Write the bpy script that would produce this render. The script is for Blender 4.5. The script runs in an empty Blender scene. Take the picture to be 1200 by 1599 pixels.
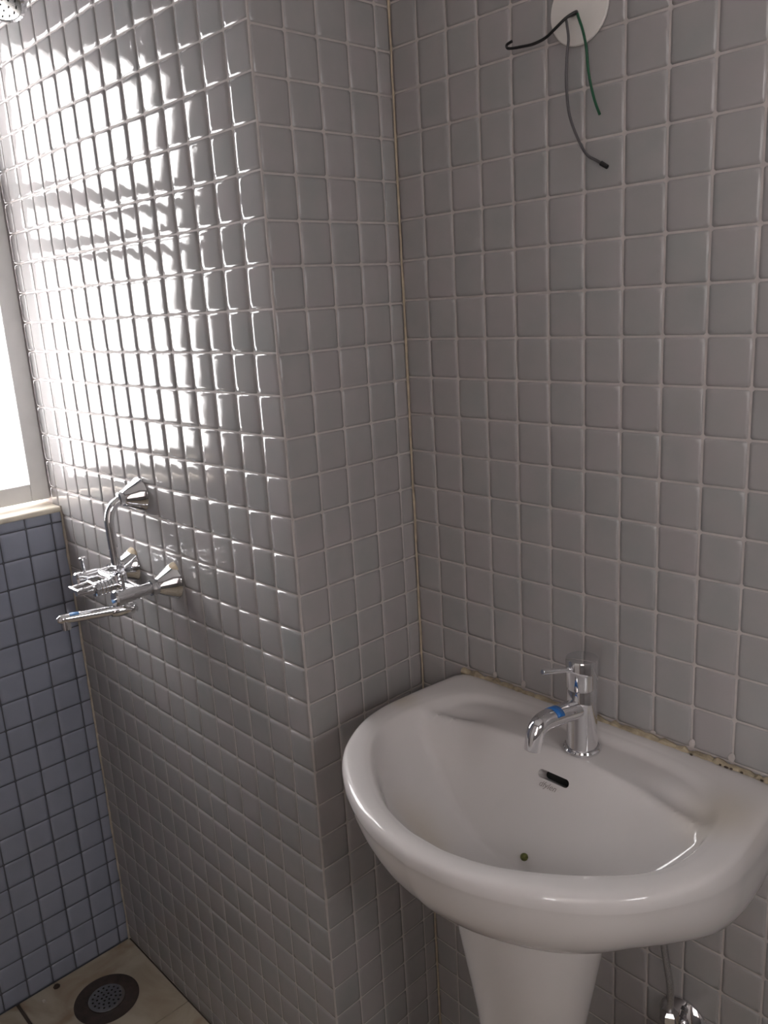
import bpy, bmesh, math, random
import numpy as np
from mathutils import Vector, Matrix

random.seed(7)
scene = bpy.context.scene
COL = scene.collection

# ------------------------------------------------------------------ camera
CAM_POS = Vector((0.8573, -0.8623, 1.3901))
RX = Vector((0.6917, 0.7199, -0.0581))
DN = Vector((0.1401, -0.2127, -0.9670))
FW = Vector((-0.7085, 0.6607, -0.2479))
F_PX = 1295.0
cam_data = bpy.data.cameras.new("camera")
cam_data.sensor_fit = 'HORIZONTAL'
cam_data.sensor_width = 36.0
cam_data.lens = 36.0 * F_PX / 1200.0
cam_data.clip_start = 0.01
cam = bpy.data.objects.new("camera", cam_data)
COL.objects.link(cam)
_f = FW.normalized()
_r = (RX - _f * RX.dot(_f)).normalized()
_u = _r.cross(_f)
cam.matrix_world = Matrix(((_r.x, _u.x, -_f.x, CAM_POS.x), (_r.y, _u.y, -_f.y, CAM_POS.y),
                           (_r.z, _u.z, -_f.z, CAM_POS.z), (0, 0, 0, 1)))
scene.camera = cam

def pixel(p):
    v = Vector(p) - CAM_POS
    z = v.dot(_f)
    if z < 0.05:
        return None
    return (600 + F_PX * v.dot(_r) / z, 799.5 - F_PX * v.dot(_u) / z, z)

# ------------------------------------------------------------------ world and light
world = bpy.data.worlds.new("daylight")
scene.world = world
world.use_nodes = True
bg = world.node_tree.nodes["Background"]
bg.inputs[0].default_value = (1.0, 0.948, 0.952, 1)
bg.inputs[1].default_value = 16.0

def portal(name, loc, direction, sx, sy):
    l = bpy.data.lights.new(name, 'AREA')
    l.shape = 'RECTANGLE'
    l.size, l.size_y = sx, sy
    l.cycles.is_portal = True
    o = bpy.data.objects.new(name, l)
    COL.objects.link(o)
    o.location = loc
    o.rotation_euler = Vector(direction).to_track_quat('-Z', 'Y').to_euler()
    return o

scene.view_settings.view_transform = 'Standard'
scene.view_settings.look = 'None'
scene.view_settings.gamma = 1.0
scene.view_settings.use_curve_mapping = False
scene.view_settings.exposure = 0.0
scene.cycles.use_denoising = True
scene.cycles.max_bounces = 10
scene.cycles.diffuse_bounces = 6
scene.cycles.glossy_bounces = 5
scene.cycles.transparent_max_bounces = 8
scene.cycles.sample_clamp_indirect = 6.0
scene.cycles.caustics_reflective = True
scene.cycles.blur_glossy = 0.5

# ------------------------------------------------------------------ layout (metres; sink wall is y = 0, floor z = 0)
WX = -0.768          # window wall plane
DY = -0.229          # shower wall plane
EX, SY = 1.75, -1.30 # east and south walls
CEIL = 2.40
SILL = 1.029
WIN_Y0, WIN_Y1, WIN_TOP = -0.229, -0.640, 1.915

# ------------------------------------------------------------------ materials
def mat(name):
    m = bpy.data.materials.new(name)
    m.use_nodes = True
    nt = m.node_tree
    return m, nt, nt.nodes["Principled BSDF"]

def plain(name, col, rough=0.5, metal=0.0, noise=0.0, nscale=30.0, bump=0.0, coat=0.0):
    m, nt, b = mat(name)
    b.inputs['Roughness'].default_value = rough
    b.inputs['Metallic'].default_value = metal
    b.inputs['Coat Weight'].default_value = coat
    tc = nt.nodes.new('ShaderNodeNewGeometry')
    n = nt.nodes.new('ShaderNodeTexNoise')
    n.inputs['Scale'].default_value = nscale
    n.inputs['Detail'].default_value = 3
    nt.links.new(tc.outputs['Position'], n.inputs['Vector'])
    r = nt.nodes.new('ShaderNodeValToRGB')
    r.color_ramp.elements[0].position = 0.3
    r.color_ramp.elements[1].position = 0.7
    r.color_ramp.elements[0].color = (*[c * (1 - noise) for c in col], 1)
    r.color_ramp.elements[1].color = (*[min(1, c * (1 + noise)) for c in col], 1)
    nt.links.new(n.outputs['Fac'], r.inputs['Fac'])
    nt.links.new(r.outputs['Color'], b.inputs['Base Color'])
    if bump:
        bp = nt.nodes.new('ShaderNodeBump')
        bp.inputs['Strength'].default_value = 1.0
        bp.inputs['Distance'].default_value = bump
        nt.links.new(n.outputs['Fac'], bp.inputs['Height'])
        nt.links.new(bp.outputs['Normal'], b.inputs['Normal'])
    return m

def tile_material(name, c0, c1, c2, cell, off, rough, wave):
    """glazed tile: each square takes its own tone (by the cell it lies in), faint clouding and a slightly wavy glaze"""
    m, nt, b = mat(name)
    L = nt.links.new
    N = nt.nodes.new
    geo = N('ShaderNodeNewGeometry')
    add = N('ShaderNodeVectorMath'); add.operation = 'SUBTRACT'
    add.inputs[1].default_value = off
    L(geo.outputs['Position'], add.inputs[0])
    div = N('ShaderNodeVectorMath'); div.operation = 'DIVIDE'
    div.inputs[1].default_value = cell
    L(add.outputs[0], div.inputs[0])
    flo = N('ShaderNodeVectorMath'); flo.operation = 'FLOOR'
    L(div.outputs[0], flo.inputs[0])
    wn = N('ShaderNodeTexWhiteNoise'); wn.noise_dimensions = '3D'
    L(flo.outputs[0], wn.inputs['Vector'])
    cl = N('ShaderNodeTexNoise')
    cl.inputs['Scale'].default_value = 22.0
    cl.inputs['Detail'].default_value = 4.0
    L(geo.outputs['Position'], cl.inputs['Vector'])
    mix = N('ShaderNodeMath'); mix.operation = 'MULTIPLY_ADD'
    mix.inputs[1].default_value = 0.28
    L(wn.outputs['Value'], mix.inputs[0])
    sc = N('ShaderNodeMath'); sc.operation = 'MULTIPLY_ADD'
    sc.inputs[1].default_value = 1.1
    sc.inputs[2].default_value = -0.19
    L(cl.outputs['Fac'], sc.inputs[0])
    L(sc.outputs[0], mix.inputs[2])
    r = N('ShaderNodeValToRGB')
    e = r.color_ramp.elements
    e[0].position, e[0].color = 0.15, (*c0, 1)
    e[1].position, e[1].color = 0.85, (*c2, 1)
    k = e.new(0.5); k.color = (*c1, 1)
    L(mix.outputs[0], r.inputs['Fac'])
    L(r.outputs['Color'], b.inputs['Base Color'])
    b.inputs['Roughness'].default_value = rough
    b.inputs['IOR'].default_value = 1.52
    wv = N('ShaderNodeTexNoise')
    wv.inputs['Scale'].default_value = 26.0
    wv.inputs['Detail'].default_value = 1.5
    L(geo.outputs['Position'], wv.inputs['Vector'])
    bp = N('ShaderNodeBump')
    bp.inputs['Strength'].default_value = 1.0
    bp.inputs['Distance'].default_value = wave
    L(wv.outputs['Fac'], bp.inputs['Height'])
    L(bp.outputs['Normal'], b.inputs['Normal'])
    return m

SINK_U0, SINK_PU, SINK_Z0, SINK_PZ = 0.0467, 0.0500, 1.7099, 0.053854
NAR_U0, NAR_PU, NAR_Z0, NAR_PZ = -0.17658, 0.05014, 1.7059, 0.053725
MIX_U0, MIX_PU, MIX_Z0, MIX_PZ = -0.05317, 0.051776, 1.7111, 0.054093
WIN_U0, WIN_PU, WIN_Z0, WIN_PZ = -0.2520, 0.0517, 0.9965, 0.0561

TG0, TG1, TG2 = (0.295, 0.297, 0.298), (0.326, 0.312, 0.313), (0.346, 0.318, 0.324)
M_SINK = tile_material("tile_glaze_sink_wall", TG0, TG1, TG2, (SINK_PU, 1, SINK_PZ), (SINK_U0, -0.5, SINK_Z0), 0.27, 0.0010)
M_NAR = tile_material("tile_glaze_return_wall", TG0, TG1, TG2, (1, NAR_PU, NAR_PZ), (-0.5, NAR_U0, NAR_Z0), 0.24, 0.0010)
M_MIX = tile_material("tile_glaze_shower_wall", TG0, TG1, TG2, (MIX_PU, 1, MIX_PZ), (MIX_U0, -0.7, MIX_Z0), 0.07, 0.0005)
M_WIN = tile_material("tile_glaze_slate_blue", (0.255, 0.275, 0.335), (0.275, 0.295, 0.365), (0.29, 0.31, 0.38),
                      (1, WIN_PU, WIN_PZ), (-1.2, WIN_U0, WIN_Z0), 0.20, 0.0010)
M_GROUT = plain("grout_pale", (0.45, 0.41, 0.40), 0.8, noise=0.08, nscale=60)
M_GROUT_D = plain("grout_slate", (0.085, 0.09, 0.105), 0.8, noise=0.10, nscale=60)
M_CAULK = plain("aged_sealant", (0.34, 0.285, 0.20), 0.7, noise=0.30, nscale=90, bump=0.0008)
M_CORNER = plain("yellowed_corner_grout", (0.46, 0.385, 0.29), 0.7, noise=0.18, nscale=70)
M_CORNER_P = plain("cream_corner_grout", (0.43, 0.375, 0.315), 0.7, noise=0.15, nscale=70)
M_CHROME = plain("chrome", (0.80, 0.80, 0.82), 0.05, 1.0, noise=0.02)
M_CHROME_D = plain("worn_chrome", (0.45, 0.44, 0.43), 0.22, 1.0, noise=0.15)
M_WHITE_PL = plain("white_plastic", (0.72, 0.69, 0.66), 0.35, noise=0.03)
M_FRAME = plain("white_window_frame", (0.74, 0.73, 0.72), 0.35, noise=0.03)
M_SILLP = plain("cream_sill_plaster", (0.70, 0.64, 0.54), 0.6, noise=0.10, nscale=40, bump=0.0006)
M_BLACK = plain("black_insulation", (0.012, 0.011, 0.012), 0.45, noise=0.1)
M_GREY_W = plain("grey_insulation", (0.085, 0.078, 0.085), 0.45, noise=0.1)
M_GREEN_W = plain("green_insulation", (0.004, 0.075, 0.032), 0.45, noise=0.1)
M_TAPE = plain("blue_tape", (0.012, 0.13, 0.42), 0.35, noise=0.12, nscale=200)
M_TAPE_L = plain("pale_blue_tape", (0.14, 0.30, 0.58), 0.4, noise=0.08, nscale=200)
M_RUST = plain("stained_brass_rim", (0.050, 0.036, 0.030), 0.5, noise=0.3, nscale=60)
M_DARK = plain("drain_dark", (0.008, 0.008, 0.008), 0.7, noise=0.1)
M_PLASTER = plain("warm_wall_paint", (0.76, 0.72, 0.70), 0.8, noise=0.03, nscale=6)
M_CEIL = plain("ceiling_paint", (0.80, 0.78, 0.76), 0.9, noise=0.02, nscale=6)
M_HALLF = plain("dark_passage_floor", (0.13, 0.11, 0.095), 0.25, noise=0.08, nscale=5)  # kept dark so the added passage throws little light from below
M_WOOD = plain("door_frame_wood", (0.20, 0.105, 0.055), 0.4, noise=0.25, nscale=12)
M_BUD = plain("green_bud", (0.10, 0.105, 0.02), 0.6, noise=0.5, nscale=300)
M_CRUMB = plain("brown_crumb", (0.05, 0.032, 0.022), 0.8, noise=0.3, nscale=300)
M_CHIP = plain("pale_chip", (0.6, 0.56, 0.5), 0.6, noise=0.2, nscale=300)
M_PRINT = plain("grey_print", (0.27, 0.24, 0.235), 0.5, noise=0.3, nscale=600)
M_HOSE = plain("braided_hose", (0.42, 0.41, 0.41), 0.35, 0.9, noise=0.25, nscale=900)
M_LIME = plain("limescale", (0.55, 0.46, 0.34), 0.8, noise=0.25, nscale=150, bump=0.0006)

def ceramic():
    m, nt, b = mat("white_ceramic")
    L, N = nt.links.new, nt.nodes.new
    geo = N('ShaderNodeNewGeometry')
    n = N('ShaderNodeTexNoise'); n.inputs['Scale'].default_value = 9.0; n.inputs['Detail'].default_value = 5
    L(geo.outputs['Position'], n.inputs['Vector'])
    # yellow water stain low on the left of the bowl and a faint one on the back right corner
    def spot(c, rad):
        d = N('ShaderNodeVectorMath'); d.operation = 'DISTANCE'
        d.inputs[1].default_value = c
        L(geo.outputs['Position'], d.inputs[0])
        mr = N('ShaderNodeMapRange'); mr.interpolation_type = 'SMOOTHSTEP'
        mr.inputs['From Min'].default_value = rad
        mr.inputs['From Max'].default_value = 0.0
        L(d.outputs['Value'], mr.inputs['Value'])
        return mr.outputs['Result']
    s1, s2 = spot((0.22, -0.23, 0.76), 0.075), spot((0.52, -0.09, 0.845), 0.07)
    s3 = spot((0.085, -0.13, 0.845), 0.035)
    a = N('ShaderNodeMath'); a.operation = 'MAXIMUM'; L(s1, a.inputs[0]); L(s2, a.inputs[1])
    a2 = N('ShaderNodeMath'); a2.operation = 'MAXIMUM'; L(a.outputs[0], a2.inputs[0]); L(s3, a2.inputs[1])
    mm = N('ShaderNodeMath'); mm.operation = 'MULTIPLY'; L(a2.outputs[0], mm.inputs[0]); L(n.outputs['Fac'], mm.inputs[1])
    mx = N('ShaderNodeMix'); mx.data_type = 'RGBA'
    mx.inputs['A'].default_value = (0.645, 0.617, 0.610, 1)
    mx.inputs['B'].default_value = (0.52, 0.45, 0.34, 1)
    L(mm.outputs[0], mx.inputs['Factor'])
    L(mx.outputs['Result'], b.inputs['Base Color'])
    b.inputs['Roughness'].default_value = 0.09
    return m
M_CERAMIC = ceramic()

def floor_mat():
    m, nt, b = mat("cream_marble_tile")
    L, N = nt.links.new, nt.nodes.new
    geo = N('ShaderNodeNewGeometry')
    n = N('ShaderNodeTexNoise'); n.inputs['Scale'].default_value = 7.0; n.inputs['Detail'].default_value = 6
    n.inputs['Distortion'].default_value = 1.6
    L(geo.outputs['Position'], n.inputs['Vector'])
    r = N('ShaderNodeValToRGB')
    e = r.color_ramp.elements
    e[0].position, e[0].color = 0.33, (0.31, 0.235, 0.16, 1)
    e[1].position, e[1].color = 0.62, (0.47, 0.42, 0.335, 1)
    L(n.outputs['Fac'], r.inputs['Fac'])
    L(r.outputs['Color'], b.inputs['Base Color'])
    b.inputs['Roughness'].default_value = 0.35
    return m
M_FLOOR = floor_mat()
M_FLOORJ = plain("floor_joint_dirt", (0.075, 0.058, 0.048), 0.9, noise=0.2)

def pane_mat():
    m = bpy.data.materials.new("clear_window_glass")
    m.use_nodes = True
    nt = m.node_tree
    nt.nodes.clear()
    o = nt.nodes.new('ShaderNodeOutputMaterial')
    t = nt.nodes.new('ShaderNodeBsdfTransparent'); t.inputs[0].default_value = (0.97, 0.985, 0.98, 1)
    g = nt.nodes.new('ShaderNodeBsdfGlossy'); g.inputs['Roughness'].default_value = 0.02
    x = nt.nodes.new('ShaderNodeMixShader'); x.inputs[0].default_value = 0.06
    nt.links.new(t.outputs[0], x.inputs[1]); nt.links.new(g.outputs[0], x.inputs[2])
    nt.links.new(x.outputs[0], o.inputs[0])
    return m
M_PANE = pane_mat()

# ------------------------------------------------------------------ helpers
def link(name, mesh, material=None, parent=None, smooth=None):
    o = bpy.data.objects.new(name, mesh)
    COL.objects.link(o)
    if material is not None and not mesh.materials:
        mesh.materials.append(material)
    if parent is not None:
        o.parent = parent
        o.matrix_parent_inverse = Matrix.Identity(4)
    if smooth is not None:
        mesh.shade_smooth() if hasattr(mesh, "shade_smooth") else None
        if smooth < 180:
            mesh.set_sharp_from_angle(angle=math.radians(smooth))
    return o

def tag(o, label, category, group=None):
    o['label'] = label
    o['category'] = category
    if group:
        o['group'] = group
    return o

def struct(o, label=None):
    o['kind'] = 'structure'
    if label:
        o['label'] = label
    return o

def empty(name, loc=(0, 0, 0)):
    o = bpy.data.objects.new(name, None)
    COL.objects.link(o)
    o.location = loc
    o.empty_display_size = 0.05
    return o

class MB:
    """collects shapes (world coordinates, or relative to org) into one mesh"""
    def __init__(self, org=(0, 0, 0)):
        self.v, self.f, self.o = [], [], Vector(org)
    def add(self, vs, fs):
        k = len(self.v)
        self.v += [tuple(Vector(p) - self.o) for p in vs]
        self.f += [tuple(i + k for i in f) for f in fs]
    def box(self, a, b):
        (x0, y0, z0), (x1, y1, z1) = [tuple(map(min, zip(a, b))), tuple(map(max, zip(a, b)))]
        vs = [(x0, y0, z0), (x1, y0, z0), (x1, y1, z0), (x0, y1, z0), (x0, y0, z1), (x1, y0, z1), (x1, y1, z1), (x0, y1, z1)]
        self.add(vs, [(0, 3, 2, 1), (4, 5, 6, 7), (0, 1, 5, 4), (1, 2, 6, 5), (2, 3, 7, 6), (3, 0, 4, 7)])
    def rings(self, rings, cap0=True, cap1=True):
        n = len(rings[0])
        vs = [p for r in rings for p in r]
        fs = []
        for k in range(len(rings) - 1):
            for i in range(n):
                j = (i + 1) % n
                fs.append((k * n + i, k * n + j, (k + 1) * n + j, (k + 1) * n + i))
        if cap0:
            fs.append(tuple(reversed(range(n))))
        if cap1:
            fs.append(tuple((len(rings) - 1) * n + i for i in range(n)))
        self.add(vs, fs)
    def lathe(self, base, axis, prof, n=32, cap0=True, cap1=True):
        """prof: (radius, distance along axis)"""
        ax = Vector(axis).normalized()
        t = Vector((0, 0, 1)) if abs(ax.z) < 0.9 else Vector((1, 0, 0))
        a = ax.cross(t).normalized()
        b = ax.cross(a)
        base = Vector(base)
        self.rings([[base + ax * h + (a * math.cos(2 * math.pi * i / n) + b * math.sin(2 * math.pi * i / n)) * r
                     for i in range(n)] for r, h in prof], cap0, cap1)
    def tube(self, pts, rad, n=12, caps=True):
        pts = [Vector(p) for p in pts]
        rad = rad if isinstance(rad, (list, tuple)) else [rad] * len(pts)
        prev = None
        out = []
        for i, p in enumerate(pts):
            d = (pts[min(i + 1, len(pts) - 1)] - pts[max(i - 1, 0)]).normalized()
            if prev is None:
                t = Vector((0, 0, 1)) if abs(d.z) < 0.9 else Vector((1, 0, 0))
                a = d.cross(t).normalized()
            else:
                a = (prev - d * prev.dot(d)).normalized()
            prev = a
            b = d.cross(a)
            out.append([p + (a * math.cos(2 * math.pi * k / n) + b * math.sin(2 * math.pi * k / n)) * rad[i] for k in range(n)])
        self.rings(out, caps, caps)
    def build(self, name, material, parent=None, smooth=35):
        me = bpy.data.meshes.new(name)
        me.from_pydata(self.v, [], self.f)
        me.update()
        bm = bmesh.new(); bm.from_mesh(me)
        bmesh.ops.recalc_face_normals(bm, faces=bm.faces)
        bm.to_mesh(me); bm.free()
        return link(name, me, material, parent, smooth)

def spline(pts, n=8):
    """Catmull-Rom through points"""
    pts = [Vector(p) for p in pts]
    q = [pts[0] * 2 - pts[1]] + pts + [pts[-1] * 2 - pts[-2]]
    out = []
    for i in range(1, len(q) - 2):
        a, b, c, d = q[i - 1], q[i], q[i + 1], q[i + 2]
        for k in range(n):
            t = k / n
            out.append(0.5 * ((2 * b) + (c - a) * t + (2 * a - 5 * b + 4 * c - d) * t * t + (3 * b - a - 3 * c + d) * t ** 3))
    out.append(pts[-1])
    return out

def bevel(o, w, seg=2):
    m = o.modifiers.new("bevel", 'BEVEL')
    m.width = w
    m.segments = seg
    m.limit_method = 'ANGLE'
    return o

def boolean_apply(o, cutter):
    m = o.modifiers.new("cut", 'BOOLEAN')
    m.operation = 'DIFFERENCE'
    m.solver = 'EXACT'
    m.object = cutter
    bpy.context.view_layer.update()
    dg = bpy.context.evaluated_depsgraph_get()
    me = bpy.data.meshes.new_from_object(o.evaluated_get(dg))
    old = o.data
    o.modifiers.clear()
    o.data = me
    bpy.data.meshes.remove(old)
    cm = cutter.data
    bpy.data.objects.remove(cutter)
    bpy.data.meshes.remove(cm)

# ------------------------------------------------------------------ tiles
JOINT, DEPTH, BEV = 0.0024, 0.0017, 0.0042

def tile_geometry(w, h, DEPTH=DEPTH, BEV=BEV):
    """one pillowed square in its local XY plane, face at z = 0, back at -DEPTH"""
    w, h = w - JOINT, h - JOINT
    bev = min(BEV, 0.3 * min(w, h))
    cr = min(0.0045, 0.25 * min(w, h))
    def ring(ins, z, c):
        a, b = w / 2 - ins, h / 2 - ins * 0.72
        c = max(0.0004, min(c, a * 0.9, b * 0.9))
        pts = []
        for sx, sy in ((1, 1), (-1, 1), (-1, -1), (1, -1)):
            p, q = (sx * a, sy * (b - c)), (sx * (a - c), sy * b)
            if sx * sy < 0:
                p, q = q, p
            pts += [(p[0], p[1], z), (q[0], q[1], z)]
        return pts
    rs = [ring(0, -DEPTH - 0.0006, cr * 0.35), ring(0.0002, -DEPTH * 0.82, cr * 0.45), ring(bev, -0.00025, cr), ring(bev + 0.0025, 0.0, cr)]
    v = [p for r in rs for p in r]
    f = []
    for k in range(3):
        for i in range(8):
            j = (i + 1) % 8
            f.append((k * 8 + i, k * 8 + j, (k + 1) * 8 + j, (k + 1) * 8 + i))
    f.append(tuple(24 + i for i in range(8)))
    return v, f

_tile_cache = {}
def tile_mesh(w, h, material, dp):
    key = (round(w, 4), round(h, 4), material.name)
    if key not in _tile_cache:
        v, f = tile_geometry(w, h, *dp)
        me = bpy.data.meshes.new("tile")
        me.from_pydata(v, [], f)
        me.materials.append(material)
        me.update()
        me.shade_smooth()
        _tile_cache[key] = me
    return _tile_cache[key]

def lines(lo, hi, anchor, pitch):
    k0 = math.ceil((lo - anchor) / pitch - 1e-6)
    out = [lo]
    k = k0
    while anchor + k * pitch < hi - 1e-6:
        x = anchor + k * pitch
        if x - lo > 1e-6:
            out.append(x)
        k += 1
    out.append(hi)
    # slivers under 6 mm merge into their neighbour
    if len(out) > 2 and out[1] - out[0] < 0.006:
        out.pop(1)
    if len(out) > 2 and out[-1] - out[-2] < 0.006:
        out.pop(-2)
    return out

def tile_wall(parent, regions, frame, u, z, material, singles=300, dp=(DEPTH, BEV)):
    """regions: rectangles (u0,u1,z0,z1) to clad; frame: origin and 3 axes (u, up, out) of the wall"""
    org, du, dn = Vector(frame[0]), Vector(frame[1]), Vector(frame[2])
    up = Vector((0, 0, 1))
    rot = Matrix((du, up, dn)).transposed()
    cells = []
    for (u0, u1, z0, z1) in regions:
        ul, zl = lines(u0, u1, *u), lines(z0, z1, *z)
        for a, b in zip(ul, ul[1:]):
            for c, d in zip(zl, zl[1:]):
                if b - a > 0.004 and d - c > 0.004:
                    cells.append((a, b, c, d))
    rank = []
    for i, (a, b, c, d) in enumerate(cells):
        P = [pixel(org + du * x + up * y) for x, y in ((a, c), (b, c), (b, d), (a, d))]
        if any(p is None for p in P):
            continue
        if all(p[0] < 0 for p in P) or all(p[0] > 1200 for p in P) or all(p[1] < 0 for p in P) or all(p[1] > 1599 for p in P):
            continue
        ar = 0.5 * abs(sum(P[k][0] * P[(k + 1) % 4][1] - P[(k + 1) % 4][0] * P[k][1] for k in range(4)))
        rank.append((ar, i))
    rank.sort(reverse=True)
    single = set(i for ar, i in rank[:singles] if ar > 60)
    rest = MB()
    rng = random.Random(len(cells))
    bv, bf = [], []
    for i, (a, b, c, d) in enumerate(cells):
        ctr = org + du * (a + b) / 2 + up * (c + d) / 2
        jit = Matrix.Rotation(rng.gauss(0, 0.0022), 3, 'X') @ Matrix.Rotation(rng.gauss(0, 0.0022), 3, 'Y')
        R = rot @ jit
        if i in single:
            o = bpy.data.objects.new("tile", tile_mesh(b - a, d - c, material, dp))
            COL.objects.link(o)
            o.parent = parent
            M = R.to_4x4(); M.translation = ctr
            o.matrix_basis = M
        else:
            v, f = tile_geometry(b - a, d - c, *dp)
            k = len(bv)
            bv += [tuple(R @ Vector(p) + ctr) for p in v]
            bf += [tuple(q + k for q in g) for g in f]
    if bv:
        me = bpy.data.meshes.new("further_tiles")
        me.from_pydata(bv, [], bf)
        me.update()
        me.shade_smooth()
        o = link("further_tiles", me, material, parent)
        o['kind'] = 'stuff'

SHALLOW = (0.0010, 0.0036)
GS = 0.0012
G = DEPTH + 0.0002   # grout surface lies this far behind the tile faces

# ------------------------------------------------------------------ room shell
b = MB(); b.box((-0.02, GS, -0.02), (EX + 0.1, 0.12, CEIL))
wall_sink = struct(b.build("wall_north", M_GROUT, smooth=None), "grey mosaic tiled wall behind the washbasin")
b = MB(); b.box((-0.15, DY + G, -0.02), (-GS, 0.12, CEIL))
wall_ret = struct(b.build("wall_return", M_GROUT, smooth=None), "narrow grey tiled return wall between shower wall and basin wall")
b = MB(); b.box((WX - 0.12, DY + G, -0.02), (-0.15, 0.12, CEIL))
wall_mix = struct(b.build("wall_shower", M_GROUT, smooth=None), "glossy grey tiled shower wall carrying the mixer tap")
b = MB()
b.box((WX - 0.12, DY + G, -0.02), (WX - G, SY - 0.1, SILL - 0.012))
b.box((WX - 0.12, WIN_Y1, SILL - 0.012), (WX - G, SY - 0.1, CEIL))
b.box((WX - 0.12, DY + G, WIN_TOP), (WX - G, WIN_Y1, CEIL))
wall_win = struct(b.build("wall_west", M_GROUT_D, smooth=None), "slate blue tiled wall below the bright window")
EY0, EY1, EZ0, EZ1 = -0.48, -1.00, 1.45, 1.90  # opening added in the unseen east wall to let in fill daylight
b = MB()
b.box((EX + G, 0.12, -0.02), (EX + 0.1, SY - 0.1, EZ0))
b.box((EX + G, 0.12, EZ1), (EX + 0.1, SY - 0.1, CEIL))
b.box((EX + G, 0.12, EZ0), (EX + 0.1, EY0, EZ1))
b.box((EX + G, EY1, EZ0), (EX + 0.1, SY - 0.1, EZ1))
wall_east = struct(b.build("wall_east", M_GROUT, smooth=None))
DX0, DX1, DS, DZ = 0.92, 1.66, 0.93, 2.05  # added south opening; its sill keeps fill light off the area under the basin
b = MB()
b.box((DX0, SY - G, -0.02), (DX1, SY - 0.1, DS))
b.box((WX - 0.12, SY - G, -0.02), (DX0, SY - 0.1, CEIL))
b.box((DX1, SY - G, -0.02), (EX + 0.1, SY - 0.1, CEIL))
b.box((DX0, SY - G, DZ), (DX1, SY - 0.1, CEIL))
wall_south = struct(b.build("wall_south", M_GROUT, smooth=None))
b = MB(); b.box((WX - 0.12, 0.12, CEIL), (EX + 0.1, SY - 0.1, CEIL + 0.1))
struct(b.build("ceiling", M_CEIL, smooth=None))

tile_wall(wall_sink, [(0.0, EX, 0.0, CEIL)], ((0, 0, 0), (1, 0, 0), (0, -1, 0)), (SINK_U0, SINK_PU), (SINK_Z0, SINK_PZ), M_SINK, 300, SHALLOW)
# return wall: u runs along -y so that (u, up, out) is right handed with out = +x
tile_wall(wall_ret, [(DY + 0.0015, -0.0002, 0.0, CEIL)], ((0, 0, 0), (0, 1, 0), (1, 0, 0)), (NAR_U0, NAR_PU), (NAR_Z0, NAR_PZ), M_NAR, 300, SHALLOW)
tile_wall(wall_mix, [(WX - 0.045, -0.0015, 0.0, CEIL)], ((0, DY, 0), (1, 0, 0), (0, -1, 0)), (MIX_U0, MIX_PU), (MIX_Z0, MIX_PZ), M_MIX)
tile_wall(wall_win, [(SY, DY, 0.0, SILL - 0.004), (SY, WIN_Y1, SILL - 0.004, CEIL), (WIN_Y1, DY, WIN_TOP, CEIL)],
          ((WX, 0, 0), (0, 1, 0), (1, 0, 0)), (WIN_U0, WIN_PU), (WIN_Z0, WIN_PZ), M_WIN)
tile_wall(wall_east, [(0.0, -SY, 0.0, EZ0), (0.0, -SY, EZ1, CEIL), (0.0, -EY0, EZ0, EZ1), (-EY1, -SY, EZ0, EZ1)], ((EX, 0, 0), (0, -1, 0), (-1, 0, 0)), (0.02, 0.05), (SINK_Z0, SINK_PZ), M_SINK, 0)
tile_wall(wall_south, [(-DX0, -WX, 0.0, CEIL), (-EX, -DX1, 0.0, CEIL), (-DX1, -DX0, DZ, CEIL), (-DX1, -DX0, 0.0, DS)], ((0, SY, 0), (-1, 0, 0), (0, 1, 0)),
          (0.02, 0.05), (SINK_Z0, SINK_PZ), M_SINK, 0)

# floor
b = MB(); b.box((WX - 0.02, 0.02, -0.10), (EX + 0.02, SY - 0.10, -0.003))
floor = struct(b.build("floor", M_FLOORJ, smooth=None), "cream marble tiled bathroom floor")
fx = lines(WX, EX, -0.507, 0.30)
fy = lines(SY, 0.0, -0.485, 0.30)
DRAIN = Vector((-0.640, -0.347, 0.0))
for i, (x0, x1) in enumerate(zip(fx, fx[1:])):
    for j, (y0, y1) in enumerate(zip(fy, fy[1:])):
        if x1 < 0 and y0 > DY - 1e-3:
            continue
        yy1 = min(y1, DY - 0.002) if x1 < -0.15 else y1
        if yy1 - y0 < 0.01:
            continue
        b = MB()
        b.box((x0 + 0.0008, y0 + 0.0035, -0.012), (x1 - 0.0008, yy1 - (0.0035 if yy1 == y1 else 0.0), 0.0))
        o = b.build("floor_tile", M_FLOOR, floor, smooth=None)
        bevel(o, 0.0012, 2)

# corner lines and trims
def strip(name, base, top, size, material, n=40, wob=0.0006, seed=1):
    rng = random.Random(seed)
    bx, tx = Vector(base), Vector(top)
    pts = [bx.lerp(tx, k / n) + Vector((rng.uniform(-wob, wob), rng.uniform(-wob, wob), 0)) for k in range(n + 1)]
    m = MB()
    m.tube(pts, [size * rng.uniform(0.75, 1.25) for _ in pts], 6)
    return struct(m.build(name, material))
strip("trim_1", (0.0006, -0.0006, 0.0), (0.0006, -0.0006, CEIL), 0.0016, M_CORNER, 90, 0.0004, 3)["label"] = "yellowed grout line in the inner wall corner"
strip("trim_2", (WX + 0.0008, DY - 0.0008, 0.0), (WX + 0.0008, DY - 0.0008, SILL), 0.0026, M_CORNER_P, 50, 0.0006, 4)["label"] = "cream grout line in the shower corner"
strip("trim_3", (-0.0012, DY + 0.0012, 0.0), (-0.0012, DY + 0.0012, CEIL), 0.0016, M_GROUT, 60, 0.0002, 5)["label"] = "pale grout line along the outer wall edge"

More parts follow.
